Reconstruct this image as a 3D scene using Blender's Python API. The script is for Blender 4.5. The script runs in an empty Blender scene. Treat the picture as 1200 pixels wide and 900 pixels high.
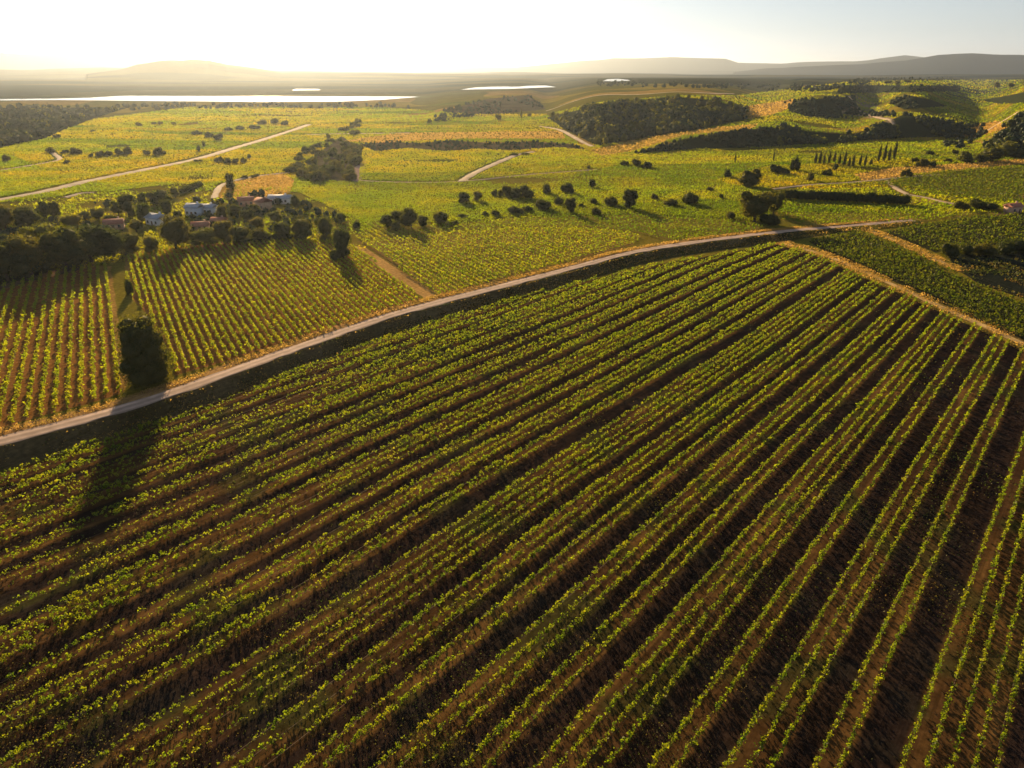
import bpy, math
import numpy as np
from mathutils import Vector

# ------------------------------------------------------------------ camera, sky, sun, exposure
FPX, PITCH, H = 811.0, math.radians(24.5), 70.0          # photograph is 1200 x 900
SUN_AZ, SUN_EL = math.radians(-18.0), math.radians(14.0)
sc = bpy.context.scene
C = sc.collection
cam_d = bpy.data.cameras.new("camera")
cam_d.sensor_width = 36.0
cam_d.lens = 36.0 * FPX / 1200.0
cam_d.clip_start, cam_d.clip_end = 1.0, 90000.0
cam = bpy.data.objects.new("camera", cam_d)
cam.location = (0, 0, H)
cam.rotation_euler = (math.pi / 2 - PITCH, 0, 0)
C.objects.link(cam)
sc.camera = cam

world = bpy.data.worlds.new("World")
sc.world = world
world.use_nodes = True
wn, wl = world.node_tree.nodes, world.node_tree.links
sky = wn.new("ShaderNodeTexSky")
sky.sky_type = 'NISHITA'
sky.sun_disc = False
sky.sun_elevation = SUN_EL
sky.sun_rotation = SUN_AZ
sky.air_density = 1.0
sky.dust_density = 0.15
sky.ozone_density = 1.0
wn["Background"].inputs[1].default_value = 0.05
hsv = wn.new("ShaderNodeHueSaturation"); hsv.inputs["Saturation"].default_value = .38      # neutral white balance of the photograph
wl.new(sky.outputs[0], hsv.inputs["Color"])
wb = wn.new("ShaderNodeVectorMath"); wb.operation = 'MULTIPLY'; wb.inputs[1].default_value = (.90, .97, 1.10)
wl.new(hsv.outputs[0], wb.inputs[0]); wl.new(wb.outputs[0], wn["Background"].inputs[0])

sd = bpy.data.lights.new("sun", 'SUN')
sd.energy = 5.0
sd.angle = math.radians(0.5)
sd.color = (1.0, 0.71, 0.38)
sun = bpy.data.objects.new("sun", sd)
S = Vector((math.sin(SUN_AZ) * math.cos(SUN_EL), math.cos(SUN_AZ) * math.cos(SUN_EL), math.sin(SUN_EL)))
sun.rotation_euler = S.to_track_quat('Z', 'Y').to_euler()
sun.location = (0, 0, 300)
C.objects.link(sun)

sc.view_settings.view_transform = 'Standard'
sc.view_settings.look = 'None'
sc.view_settings.gamma = 1.0
sc.view_settings.exposure = 0.92
sc.view_settings.use_curve_mapping = False
sc.render.engine = 'CYCLES'
sc.cycles.max_bounces = 5
sc.cycles.diffuse_bounces = 3
sc.cycles.transmission_bounces = 3
sc.cycles.volume_bounces = 0
sc.cycles.use_denoising = True

rng = np.random.default_rng(11)
cP, sP = math.cos(PITCH), math.sin(PITCH)

# ------------------------------------------------------------------ helpers
def ray(x, y):
    x = np.asarray(x, float); y = np.asarray(y, float)
    u = (x - 600) / FPX; v = (450 - y) / FPX
    dx, dy, dz = u + 0 * v, cP + v * sP + 0 * u, -sP + v * cP + 0 * u
    return dx, dy, dz

def project(X, Y, Z):
    zc = Y * cP - (Z - H) * sP
    yc = Y * sP + (Z - H) * cP
    zc = np.where(zc < 1e-3, 1e-3, zc)
    return 600 + FPX * X / zc, 450 - FPX * yc / zc

def vnoise(x, y, scale, seed=0):
    x = np.asarray(x, float) / scale; y = np.asarray(y, float) / scale
    xi = np.floor(x).astype(np.int64); yi = np.floor(y).astype(np.int64)
    fx = x - xi; fy = y - yi
    fx = fx * fx * (3 - 2 * fx); fy = fy * fy * (3 - 2 * fy)
    def hsh(a, b):
        n = (a * 374761393 + b * 668265263 + seed * 982451653) & 0xffffffff
        n = ((n ^ (n >> 13)) * 1274126177) & 0xffffffff
        n = (n ^ (n >> 16)) & 0xffff
        return n / 65535.0
    return (hsh(xi, yi) * (1 - fx) + hsh(xi + 1, yi) * fx) * (1 - fy) + (hsh(xi, yi + 1) * (1 - fx) + hsh(xi + 1, yi + 1) * fx) * fy

def inpoly(px, py, poly):
    px = np.asarray(px, float); py = np.asarray(py, float)
    ins = np.zeros(px.shape, bool)
    n = len(poly)
    for i in range(n):
        x0, y0 = poly[i]; x1, y1 = poly[(i + 1) % n]
        if y0 == y1: continue
        c = ((y0 > py) != (y1 > py)) & (px < (x1 - x0) * (py - y0) / (y1 - y0) + x0)
        ins ^= c
    return ins

def sstep(a, b, x):
    t = np.clip((x - a) / (b - a), 0, 1)
    return t * t * (3 - 2 * t)

def seg_dist(X, Y, P):
    """signed distance to polyline (positive to the right of travel) and arclength"""
    best = np.full(X.shape, 1e9); sg = np.zeros(X.shape); al = np.zeros(X.shape); acc = 0.0
    for i in range(len(P) - 1):
        ax, ay = P[i]; bx, by = P[i + 1]
        L = math.hypot(bx - ax, by - ay) + 1e-9
        ux, uy = (bx - ax) / L, (by - ay) / L
        t = np.clip((X - ax) * ux + (Y - ay) * uy, 0, L)
        dx = X - ax - t * ux; dy = Y - ay - t * uy
        d = np.hypot(dx, dy)
        s = np.sign(dx * uy - dy * ux)
        m = d < best
        best = np.where(m, d, best); sg = np.where(m, s, sg); al = np.where(m, acc + t, al)
        acc += L
    return best * sg, al

def smooth_line(P, n=8):
    P = np.array(P, float); out = []
    Q = np.vstack([2 * P[0] - P[1], P, 2 * P[-1] - P[-2]])
    for i in range(1, len(Q) - 2):
        for k in range(n):
            t = k / n
            out.append(0.5 * (2 * Q[i] + (Q[i+1] - Q[i-1]) * t + (2 * Q[i-1] - 5 * Q[i] + 4 * Q[i+1] - Q[i+2]) * t * t + (3 * Q[i] - Q[i-1] - 3 * Q[i+1] + Q[i+2]) * t ** 3))
    out.append(P[-1])
    return np.array(out)

def flat_world(P):
    P = np.array(P, float)
    dx, dy, dz = ray(P[:, 0], P[:, 1])
    t = H / -dz
    return np.stack([dx * t, dy * t], 1)

# ------------------------------------------------------------------ relief read as slopes
STEEP = [  # (polygon in photo pixels, slope rising away from the viewpoint)
    ([(640,138),(700,124),(790,113),(835,118),(880,130),(865,142),(820,152),(760,160),(700,171),(688,165),(660,150)], .18),
    ([(740,181),(800,164),(870,153),(930,149),(912,172),(830,174)], .38),
    ([(918,119),(1000,113),(1008,132),(950,138),(925,131)], .36),
    ([(985,100),(1125,101),(1125,107),(980,110)], .50),
    ([(1040,121),(1066,112),(1092,117),(1110,125),(1060,128)], .50),
    ([(1060,134),(1090,141),(1130,146),(1135,160),(1060,162),(970,168),(905,172),(915,152),(1000,158)], .38),
    ([(1150,172),(1180,145),(1210,125),(1330,120),(1330,182),(1200,184),(1160,178)], .50),
    ([(1150,118),(1200,108),(1330,108),(1330,118),(1170,122)], .45),
    ([(420,170),(450,166),(490,168),(530,165),(580,168),(620,166),(668,169),(690,176),(650,173),(600,177),(560,175),(520,178),(480,174),(440,178)], .0),
    ([(360,190),(400,160),(425,176),(420,214),(380,212)], .0),
    ([(-200,128),(60,126),(150,126),(100,142),(50,164),(0,172),(-200,180)], .004),
    ([(500,146),(520,130),(570,116),(620,111),(640,128),(560,136)], .05),
    ([(700,92),(780,90),(900,92),(960,96),(960,99),(860,99),(700,97)], .3),
]
phi_f = np.radians(np.arange(-50, 50.01, 0.1))
phi_c = np.radians(np.concatenate([np.arange(-180, -50, 2.5), ]))
phi_d = np.radians(np.arange(52.5, 180.01, 2.5))
PHI = np.concatenate([phi_c, phi_f, phi_d]); PHI[-1] = math.pi
R = np.concatenate([[0.5, 10, 20, 30], 38 * np.exp(np.arange(0, math.log(1000 / 38), 0.0035)), 1000 * np.exp(np.arange(0, math.log(25.0), 0.009)), [25000.0]])
phs = np.clip(PHI, math.radians(-50), math.radians(50))
ys = np.arange(330, 95.0, -0.25)
Hh = np.zeros((len(PHI), len(R)))
r = None
rec_r, rec_h = [], []
for y in ys:
    v = (450 - y) / FPX
    dyc = cP + v * sP; dzc = -sP + v * cP
    x_px = 600 + FPX * dyc * np.tan(phs)
    hr = dyc / np.cos(phs)
    ta = -dzc / hr
    if r is None:
        r = H / ta; h = np.zeros(len(PHI))
    else:
        s = np.zeros(len(PHI))
        for poly, sl in STEEP:
            s[inpoly(x_px, np.full(len(PHI), y), poly)] = sl
        dr = ((H - h) - r * ta) / (ta + s)
        r = r + dr; h = h + s * dr
    rec_r.append(r.copy()); rec_h.append(h.copy())
rec_r = np.array(rec_r); rec_h = np.array(rec_h)
for i in range(len(PHI)):
    rl = rec_r[-1, i]; hl = rec_h[-1, i]
    Hh[i] = np.interp(R, rec_r[:, i], rec_h[:, i])
    Hh[i] = np.where(R > rl * 1.35, hl * np.exp(-((R - rl * 1.35) / 2500.0)), Hh[i])
def blur(A, sig, axis):
    k = np.arange(-int(3 * sig), int(3 * sig) + 1); w = np.exp(-k * k / (2 * sig * sig)); w /= w.sum()
    out = np.zeros_like(A); n = A.shape[axis]
    for kk, ww in zip(k, w):
        idx = np.clip(np.arange(n) + kk, 0, n - 1)
        out += ww * np.take(A, idx, axis)
    return out
i0, i1 = len(phi_c), len(phi_c) + len(phi_f)
Hh[i0:i1] = blur(Hh[i0:i1], 6, 0)
Hh = blur(Hh, 1.6, 1)
Hh[:i0] = Hh[i0]; Hh[i1:] = Hh[i1 - 1]
# far ridges: silhouette points (photo pixels), distance, depth
RIDGES = [
    ([(-200,64),(0,63),(100,63),(180,66),(200,70),(290,76),(430,80),(480,84)], 15000, 2200),
    ([(100,86),(140,80),(160,74),(200,69.5),(225,68),(243,69.5),(265,76),(300,81),(330,86)], 6500, 900),
    ([(440,84),(480,81),(600,79.5),(640,76),(700,71),(720,69),(790,68),(850,69),(865,74),(920,74),(1000,72),(1060,66),(1100,70),(1300,74)], 17000, 2500),
    ([(860,84),(900,80),(1000,76),(1060,72),(1100,64.5),(1140,61.5),(1180,64),(1200,66),(1320,69)], 11000, 1400),
    ([(-200,84),(0,82),(120,80),(250,83),(420,85),(600,86),(700,87)], 9000, 1500),
]
RR = R[None, :]
far = np.zeros_like(Hh)
for pts, r0, wd in RIDGES:
    P = np.array(pts, float)
    dx, dy, dz = ray(P[:, 0], P[:, 1])
    az = np.arctan2(dx, dy); el = dz / np.hypot(dx, dy)
    e = np.interp(PHI, az, el, left=el[0] - (0.02 if el[0] < 0 else 0), right=el[-1])
    hh = np.maximum(H + r0 * e, 0)
    rough = 1 + 0.10 * (vnoise(PHI * 57.3, PHI * 0, 1.3, 5) - .5)
    far = np.maximum(far, (hh * rough)[:, None] * np.exp(-((RR - r0) / wd) ** 2))
Hh = np.maximum(Hh, far)
XX = np.sin(PHI)[:, None] * RR; YY = np.cos(PHI)[:, None] * RR
und = (vnoise(XX, YY, 90, 1) - .5) * 1.1 + (vnoise(XX, YY, 37, 2) - .5) * .5
Hh += und * sstep(500, 150, RR) + (vnoise(XX, YY, 260, 3) - .5) * 5 * sstep(300, 900, RR) * sstep(1700, 1200, RR)
Hh += (vnoise(XX, YY, 900, 31) - .5) * 36 * sstep(3500, 8000, RR)

# main road: bed, and the bank on its near side
ROAD_PX = [(-190,572),(-100,543),(0,517),(67,503),(140,484),(200,465),(266,439),(333,414),(400,391),(467,368),(533,350),(600,332),(680,312),(730,299),(780,290),(830,283),(880,277),(930,271),(980,267.5),(1030,263),(1075,259)]
def even(W, sig):
    s_ = np.concatenate([[0], np.cumsum(np.hypot(*np.diff(W, axis=0).T))]); t = np.arange(0, s_[-1], 2.0)
    P = np.stack([np.interp(t, s_, W[:, 0]), np.interp(t, s_, W[:, 1])], 1); k = np.arange(-int(3 * sig), int(3 * sig) + 1); w = np.exp(-k * k / (2 * sig * sig)); w /= w.sum()
    Q = np.zeros_like(P); T0 = P[1] - P[0]; T1 = P[-1] - P[-2]
    for kk, ww in zip(k, w):
        i = np.arange(len(P)) + kk; ic = np.clip(i, 0, len(P) - 1)
        Q += ww * (P[ic] + np.where(i < 0, i, 0)[:, None] * T0 + np.where(i > len(P) - 1, i - len(P) + 1, 0)[:, None] * T1)
    return Q
road_w = even(smooth_line(flat_world(ROAD_PX), 6), 6)[::2]
TRACK_PX = [(905,276),(925,284),(970,300),(1030,326),(1100,358),(1160,385),(1200,404),(1300,452)]
track_w = smooth_line(flat_world(TRACK_PX), 6)
TRACK2_PX = [(1010,268),(1030,274),(1060,286),(1090,300),(1112,311),(1128,318)]
track2_w = smooth_line(flat_world(TRACK2_PX), 6)
near = (RR < 700) & (np.abs(PHI) < math.radians(60))[:, None]
ds = np.full(Hh.shape, 1e3); dsi, _ = seg_dist(XX[near], YY[near], road_w); ds[near] = dsi
ppx, ppy = project(XX, YY, 0 * XX)
fade = sstep(1000, 900, ppx)
drop = 1.9 * sstep(2.5, 5.2, ds) * np.exp(-np.clip(ds - 5, 0, None) / 45) * fade
Hh -= np.where((ds > 0) & near, drop, 0)
Hh += np.where(near, 0.5 * sstep(9, 3, np.abs(ds)), 0)

def ground(X, Y):
    X = np.asarray(X, float); Y = np.asarray(Y, float)
    a = np.arctan2(X, Y); rr = np.clip(np.hypot(X, Y), R[0], R[-1])
    i = np.clip(np.searchsorted(PHI, a) - 1, 0, len(PHI) - 2); j = np.clip(np.searchsorted(R, rr) - 1, 0, len(R) - 2)
    fa = (a - PHI[i]) / (PHI[i + 1] - PHI[i]); fr = (rr - R[j]) / (R[j + 1] - R[j])
    return (Hh[i, j] * (1 - fa) + Hh[i + 1, j] * fa) * (1 - fr) + (Hh[i, j + 1] * (1 - fa) + Hh[i + 1, j + 1] * fa) * fr

RS = 40 * np.exp(np.arange(0, math.log(500), 0.010))
def unproject(px, py):
    px = np.atleast_1d(np.asarray(px, float)); py = np.atleast_1d(np.asarray(py, float))
    out = np.zeros((len(px), 3))
    for s in range(0, len(px), 4000):
        dx, dy, dz = ray(px[s:s+4000], py[s:s+4000])
        hr = np.hypot(dx, dy); ux, uy, uz = dx / hr, dy / hr, dz / hr
        X = ux[:, None] * RS; Y = uy[:, None] * RS; Zr = H + uz[:, None] * RS
        G = ground(X, Y)
        below = Zr < G
        k = np.argmax(below, 1); k = np.where(below.any(1), np.maximum(k, 1), len(RS) - 1)
        ii = np.arange(len(k))
        a = Zr[ii, k-1] - G[ii, k-1]; b = G[ii, k] - Zr[ii, k]
        t = np.clip(a / (a + b + 1e-9), 0, 1)
        rr = RS[k-1] + t * (RS[k] - RS[k-1])
        out[s:s+4000, 0] = ux * rr; out[s:s+4000, 1] = uy * rr
        out[s:s+4000, 2] = ground(ux * rr, uy * rr)
    return out

# water levels
WATER = [
    ('river', [(-260,118),(0,117.6),(60,117.2),(120,117.6),(200,118.6),(300,119.2),(400,119),(450,116.8),(495,113.2),(440,113),(300,112.6),(140,112.2),(100,113.6),(0,113.6),(-260,114)]),
    ('lagoon', [(540,105),(600,104),(652,102),(640,100.2),(590,100.9),(556,102.6)]),
    ('lagoon', [(706,95),(724,95.2),(740,94.4),(736,93),(724,92.2),(712,92.8)]),
    ('lagoon', [(342,105.8),(376,105.6),(372,104.2),(347,104.3)]),
]
PX, PY = project(XX, YY, Hh)
water_info = []
for name, poly in WATER:
    m = inpoly(PX, PY, poly) & (np.abs(PHI) < 1)[:, None]
    zw = float(np.median(Hh[m])) if m.any() else 0.0
    m2 = m
    Hh[m2] = zw - 1.0
    water_info.append((name, poly, zw - 0.15))

# ------------------------------------------------------------------ block layout (photo pixels)
FRONT = [(-160,612),(0,556),(67,533),(187,496),(262,467),(400,416),(500,381),(600,351),(680,331),(760,312),(860,295),(905,286),(925,288.5),(1000,320),(1100,365),(1200,410),(1330,466),(1330,1010),(-160,1010)]
BLK_A = [(-120,352),(0,338),(60,322),(112,311),(128,312),(133,350),(141,400),(146,440),(140,462),(100,474),(40,490),(0,502),(-120,540)]
BLK_B = [(148,303),(200,291),(260,284),(330,281),(400,284),(420,294),(455,320),(494,351),(440,367),(380,388),(330,402),(270,422),(205,440),(203,420),(176,372),(150,345)]
BLK_C = [(418,283),(470,279),(560,270),(680,268),(752,276),(742,287),(690,301),(600,325),(530,343),(512,347),(470,318),(432,290)]
BLK_D = [(425,262),(520,264),(600,256),(740,252),(860,258),(900,266),(860,274),(790,283),(752,274),(680,266),(560,268),(470,277),(418,281)]
BLK_E = [(948,283),(1005,272),(1030,281),(1065,296),(1110,319),(1150,338),(1210,358),(1330,392),(1330,446),(1200,400),(1100,354),(1030,322),(968,296)]
BLK_F = [(1035,272),(1080,264),(1140,254),(1210,250),(1330,248),(1330,282),(1200,284),(1120,292),(1096,296),(1062,282)]
BLK_G = [(1020,216),(1060,208),(1120,201),(1210,194),(1330,190),(1330,240),(1200,237),(1130,233),(1070,222)]
BLK_H = [(905,246),(960,242),(1060,242),(1150,246),(1150,250),(1080,259),(1000,262),(950,264),(915,258)]

# ------------------------------------------------------------------ mesh tools
def tag(o, label=None, cat=None, group=None, kind=None):
    if label: o['label'] = label
    if cat: o['category'] = cat
    if group: o['group'] = group
    if kind: o['kind'] = kind
    return o

def mesh_np(name, V, F, mats=(), midx=None, smooth=False):
    """F: list of int arrays (n,k)"""
    me = bpy.data.meshes.new(name)
    V = np.ascontiguousarray(V, np.float32)
    Fs = F if isinstance(F, list) else [F]
    Fs = [f for f in Fs if len(f)]
    loops = np.concatenate([f.ravel() for f in Fs]).astype(np.int32)
    cnt = np.concatenate([np.full(len(f), f.shape[1]) for f in Fs]).astype(np.int32)
    st = np.concatenate([[0], np.cumsum(cnt)[:-1]]).astype(np.int32)
    me.vertices.add(len(V)); me.vertices.foreach_set("co", V.ravel())
    me.loops.add(len(loops)); me.loops.foreach_set("vertex_index", loops)
    me.polygons.add(len(cnt)); me.polygons.foreach_set("loop_start", st); me.polygons.foreach_set("loop_total", cnt)
    if midx is not None: me.polygons.foreach_set("material_index", np.ascontiguousarray(midx, np.int32))
    if smooth: me.polygons.foreach_set("use_smooth", np.ones(len(cnt), bool))
    me.update(calc_edges=True)
    for m in mats: me.materials.append(m)
    return me

def link(name, data, parent=None, loc=None):
    o = bpy.data.objects.new(name, data); C.objects.link(o)
    if parent is not None: o.parent = parent
    if loc is not None: o.location = loc
    return o

def leaf_tris(P, size, g, flat=0.0):
    n = len(P)
    a = g.normal(size=(n, 3)); a /= np.linalg.norm(a, axis=1)[:, None] + 1e-9
    b = g.normal(size=(n, 3)); b[:, 2] *= (1 - flat)
    b -= (a * b).sum(1)[:, None] * a; b /= np.linalg.norm(b, axis=1)[:, None] + 1e-9
    s = (np.asarray(size) * np.clip(g.lognormal(-.05, .33, n), .45, 2.0))[:, None]
    V = np.empty((n, 3, 3))
    V[:, 0] = P + a * s * .62; V[:, 1] = P - a * s * .34 + b * s * .52; V[:, 2] = P - a * s * .30 - b * s * .52
    return V.reshape(-1, 3), np.arange(3 * n).reshape(-1, 3)

# ------------------------------------------------------------------ materials
def mat(name):
    m = bpy.data.materials.new(name); m.use_nodes = True
    return m, m.node_tree.nodes, m.node_tree.links

def noise(n, l, scale, detail=3, vec=None, rough=.6):
    t = n.new("ShaderNodeTexNoise"); t.inputs["Scale"].default_value = scale; t.inputs["Detail"].default_value = detail
    t.inputs["Roughness"].default_value = rough
    if vec is None:
        g = n.new("ShaderNodeNewGeometry"); vec = g.outputs["Position"]
    l.new(vec, t.inputs["Vector"])
    return t.outputs["Fac"]

def ramp(n, l, fac, stops):
    r_ = n.new("ShaderNodeValToRGB"); l.new(fac, r_.inputs[0])
    e = r_.color_ramp.elements
    while len(e) < len(stops): e.new(.5)
    for i, (p, c) in enumerate(stops):
        e[i].position = p; e[i].color = (*c, 1)
    return r_.outputs[0]

def leaf_mat(name, cols, trans, tw=.5, scale=.35, obj=False, patches=False):
    m, n, l = mat(name)
    n.clear()
    out = n.new("ShaderNodeOutputMaterial")
    vec = None
    f1 = noise(n, l, scale, 2); f2 = noise(n, l, 4.0, 1)
    mx = n.new("ShaderNodeMath"); mx.operation = 'ADD'; l.new(f1, mx.inputs[0])
    m2 = n.new("ShaderNodeMath"); m2.operation = 'MULTIPLY_ADD'; l.new(f2, m2.inputs[0]); m2.inputs[1].default_value = .8; m2.inputs[2].default_value = -.4
    l.new(m2.outputs[0], mx.inputs[1])
    if obj:
        oi = n.new("ShaderNodeObjectInfo")
        m3 = n.new("ShaderNodeMath"); m3.operation = 'MULTIPLY_ADD'; l.new(oi.outputs["Random"], m3.inputs[0]); m3.inputs[1].default_value = .5; m3.inputs[2].default_value = -.25
        m4 = n.new("ShaderNodeMath"); l.new(mx.outputs[0], m4.inputs[0]); l.new(m3.outputs[0], m4.inputs[1]); mx = m4
    c1 = ramp(n, l, mx.outputs[0], list(zip([.25, .5, .75], cols)))
    c2 = ramp(n, l, mx.outputs[0], list(zip([.25, .5, .75], trans)))
    if patches:      # plots of different vines and grass
        ge = n.new("ShaderNodeNewGeometry"); mp = n.new("ShaderNodeMapping"); l.new(ge.outputs["Position"], mp.inputs[0])
        mp.inputs["Rotation"].default_value = (0, 0, .5); mp.inputs["Scale"].default_value = (.005, .013, 0)
        vo = n.new("ShaderNodeTexVoronoi"); vo.inputs["Scale"].default_value = 1.0; l.new(mp.outputs[0], vo.inputs["Vector"])
        sx = n.new("ShaderNodeSeparateColor"); l.new(vo.outputs["Color"], sx.inputs[0])
        tint = ramp(n, l, sx.outputs[0], [(0, (.42,.56,.5)), (.3, (.75,.88,.8)), (.6, (1.0,1.0,1.0)), (.85, (1.28,.98,.9)), (1, (.55,.66,.8))])
        def mulc(a):
            v = n.new("ShaderNodeVectorMath"); v.operation = 'MULTIPLY'; l.new(a, v.inputs[0]); l.new(tint, v.inputs[1]); return v.outputs[0]
        c1 = mulc(c1); c2 = mulc(c2)
    d = n.new("ShaderNodeBsdfDiffuse"); l.new(c1, d.inputs[0])
    t = n.new("ShaderNodeBsdfTranslucent"); l.new(c2, t.inputs[0])
    ms = n.new("ShaderNodeMixShader"); ms.inputs[0].default_value = tw
    l.new(d.outputs[0], ms.inputs[1]); l.new(t.outputs[0], ms.inputs[2])
    g = n.new("ShaderNodeBsdfGlossy"); g.inputs["Roughness"].default_value = .5; g.inputs[0].default_value = (.5, .5, .4, 1)
    ms2 = n.new("ShaderNodeMixShader"); ms2.inputs[0].default_value = .03
    l.new(ms.outputs[0], ms2.inputs[1]); l.new(g.outputs[0], ms2.inputs[2])
    l.new(ms2.outputs[0], out.inputs[0])
    return m

def plain_mat(name, c1, c2, scale=1.0, rough=.9, bump=0):
    m, n, l = mat(name)
    b = n["Principled BSDF"]; b.inputs["Roughness"].default_value = rough
    b.inputs["Specular IOR Level"].default_value = .2
    f = noise(n, l, scale, 4)
    l.new(ramp(n, l, f, [(.3, c1), (.7, c2)]), b.inputs["Base Color"])
    if bump:
        bp = n.new("ShaderNodeBump"); bp.inputs["Strength"].default_value = .6; bp.inputs["Distance"].default_value = bump
        l.new(noise(n, l, scale * 4, 4), bp.inputs["Height"]); l.new(bp.outputs[0], b.inputs["Normal"])
    return m

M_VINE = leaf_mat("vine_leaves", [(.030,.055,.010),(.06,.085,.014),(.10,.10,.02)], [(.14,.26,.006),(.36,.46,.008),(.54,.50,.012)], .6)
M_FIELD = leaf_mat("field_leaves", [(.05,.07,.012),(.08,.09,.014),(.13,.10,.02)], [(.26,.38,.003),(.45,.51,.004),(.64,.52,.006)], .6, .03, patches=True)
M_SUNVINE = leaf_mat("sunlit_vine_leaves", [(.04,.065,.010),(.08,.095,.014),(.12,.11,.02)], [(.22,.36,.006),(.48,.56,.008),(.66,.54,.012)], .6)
M_SHADEVINE = leaf_mat("shaded_vine_leaves", [(.02,.04,.010),(.04,.06,.014),(.07,.07,.02)], [(.09,.16,.006),(.19,.25,.008),(.32,.28,.014)], .5)  # darker vine copy: weaker sun on the right side painted into the leaves
M_TREE = leaf_mat("tree_leaves", [(.018,.030,.010),(.035,.048,.014),(.06,.062,.018)], [(.08,.11,.01),(.16,.18,.012),(.28,.24,.015)], .45, .25, True)
M_LIGHTTREE = leaf_mat("light_tree_leaves", [(.05,.065,.015),(.08,.09,.02),(.10,.10,.025)], [(.16,.20,.02),(.26,.27,.02),(.32,.26,.03)], .5, .12, True)
M_WOOD = leaf_mat("woodland_leaves", [(.010,.026,.022),(.022,.044,.030),(.07,.08,.035)], [(.02,.05,.02),(.04,.075,.02),(.13,.13,.02)], .3, .045)
M_WEED = leaf_mat("weed_leaves", [(.03,.05,.015),(.05,.065,.02),(.12,.075,.025)], [(.08,.12,.015),(.14,.16,.02),(.34,.18,.04)], .45, .12)
M_DRY = leaf_mat("dry_grass_blades", [(.10,.08,.03),(.20,.13,.05),(.28,.17,.07)], [(.34,.26,.04),(.66,.42,.08),(.80,.50,.12)], .6, .2)
M_BARK = plain_mat("bark", (.045,.03,.02), (.09,.065,.045), 3)
M_TRACK = plain_mat("pale_dirt", (.40,.28,.21), (.58,.42,.32), .35, .95, .05)
def add_wear(m):
    n, l = m.node_tree.nodes, m.node_tree.links; b = n["Principled BSDF"]; src = b.inputs["Base Color"].links[0].from_socket
    at = n.new("ShaderNodeAttribute"); at.attribute_name = "wear"; v = n.new("ShaderNodeVectorMath"); v.operation = 'MULTIPLY'
    l.new(src, v.inputs[0]); l.new(at.outputs["Color"], v.inputs[1]); l.new(v.outputs[0], b.inputs["Base Color"])
M_TRACKY = plain_mat("straw_track", (.40,.26,.09), (.56,.38,.14), .3, .95, .05)
M_FARTRACK = plain_mat("far_pale_dirt", (.42,.30,.18), (.55,.42,.27), .05, .95)
for m_ in (M_TRACK, M_TRACKY, M_FARTRACK): add_wear(m_)
M_WHITEWALL = plain_mat("white_render", (.66,.66,.68), (.80,.80,.80), 1.2)
M_PINKWALL = plain_mat("ochre_render", (.50,.30,.20), (.62,.42,.30), 1.2)
M_BLUEWALL = plain_mat("pale_blue_render", (.52,.58,.68), (.64,.70,.78), 1.2)
M_TILE = plain_mat("clay_tiles", (.30,.11,.07), (.48,.22,.15), 2.5, .8, .04)
M_SLATE = plain_mat("grey_roof_sheet", (.32,.36,.44), (.46,.50,.58), 1.5, .6)
M_SHUTTER = plain_mat("dark_window", (.03,.035,.045), (.06,.065,.08), 3, .3)
M_DOOR = plain_mat("door_paint", (.12,.07,.04), (.18,.11,.07), 3, .6)

# ground
def ground_mat():
    m, n, l = mat("terrain_ground")
    b = n["Principled BSDF"]; b.inputs["Roughness"].default_value = 1.0; b.inputs["Specular IOR Level"].default_value = .0
    at = n.new("ShaderNodeAttribute"); at.attribute_name = "albedo"
    def mul(a, fac, lo, hi):
        mr = n.new("ShaderNodeMapRange"); l.new(fac, mr.inputs[0]); mr.inputs[1].default_value = .25; mr.inputs[2].default_value = .75; mr.inputs[3].default_value = lo; mr.inputs[4].default_value = hi
        v = n.new("ShaderNodeVectorMath"); v.operation = 'SCALE'; l.new(a, v.inputs[0]); l.new(mr.outputs[0], v.inputs[3])
        return v.outputs[0]
    c = mul(at.outputs["Color"], noise(n, l, .9, 5), .55, 1.45)
    c = mul(c, noise(n, l, .03, 3), .75, 1.25)
    mp = n.new("ShaderNodeMapping"); g = n.new("ShaderNodeNewGeometry"); l.new(g.outputs["Position"], mp.inputs[0])
    mp.inputs["Rotation"].default_value = (0, 0, math.radians(40.5))
    mp2 = n.new("ShaderNodeMapping"); l.new(mp.outputs[0], mp2.inputs[0]); mp2.inputs["Scale"].default_value = (2.4, .07, 1); mp = mp2
    c = mul(c, noise(n, l, 1.0, 4, mp.outputs[0]), .7, 1.35)
    l.new(c, b.inputs["Base Color"])
    bp = n.new("ShaderNodeBump"); bp.inputs["Strength"].default_value = .35; bp.inputs["Distance"].default_value = .10
    l.new(noise(n, l, 1.6, 4), bp.inputs["Height"]); l.new(bp.outputs[0], b.inputs["Normal"])
    return m
M_GROUND = ground_mat()

# ------------------------------------------------------------------ row layout of the big field
def vp_dir(x):
    a = math.atan2((x - 600) / FPX, cP + (370 / FPX) * sP)
    return np.array([math.sin(a), math.cos(a)])
D_FRONT = vp_dir(1360.0)
def right_n(D): return np.array([D[1], -D[0]])
N_FRONT = right_n(D_FRONT)

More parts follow.
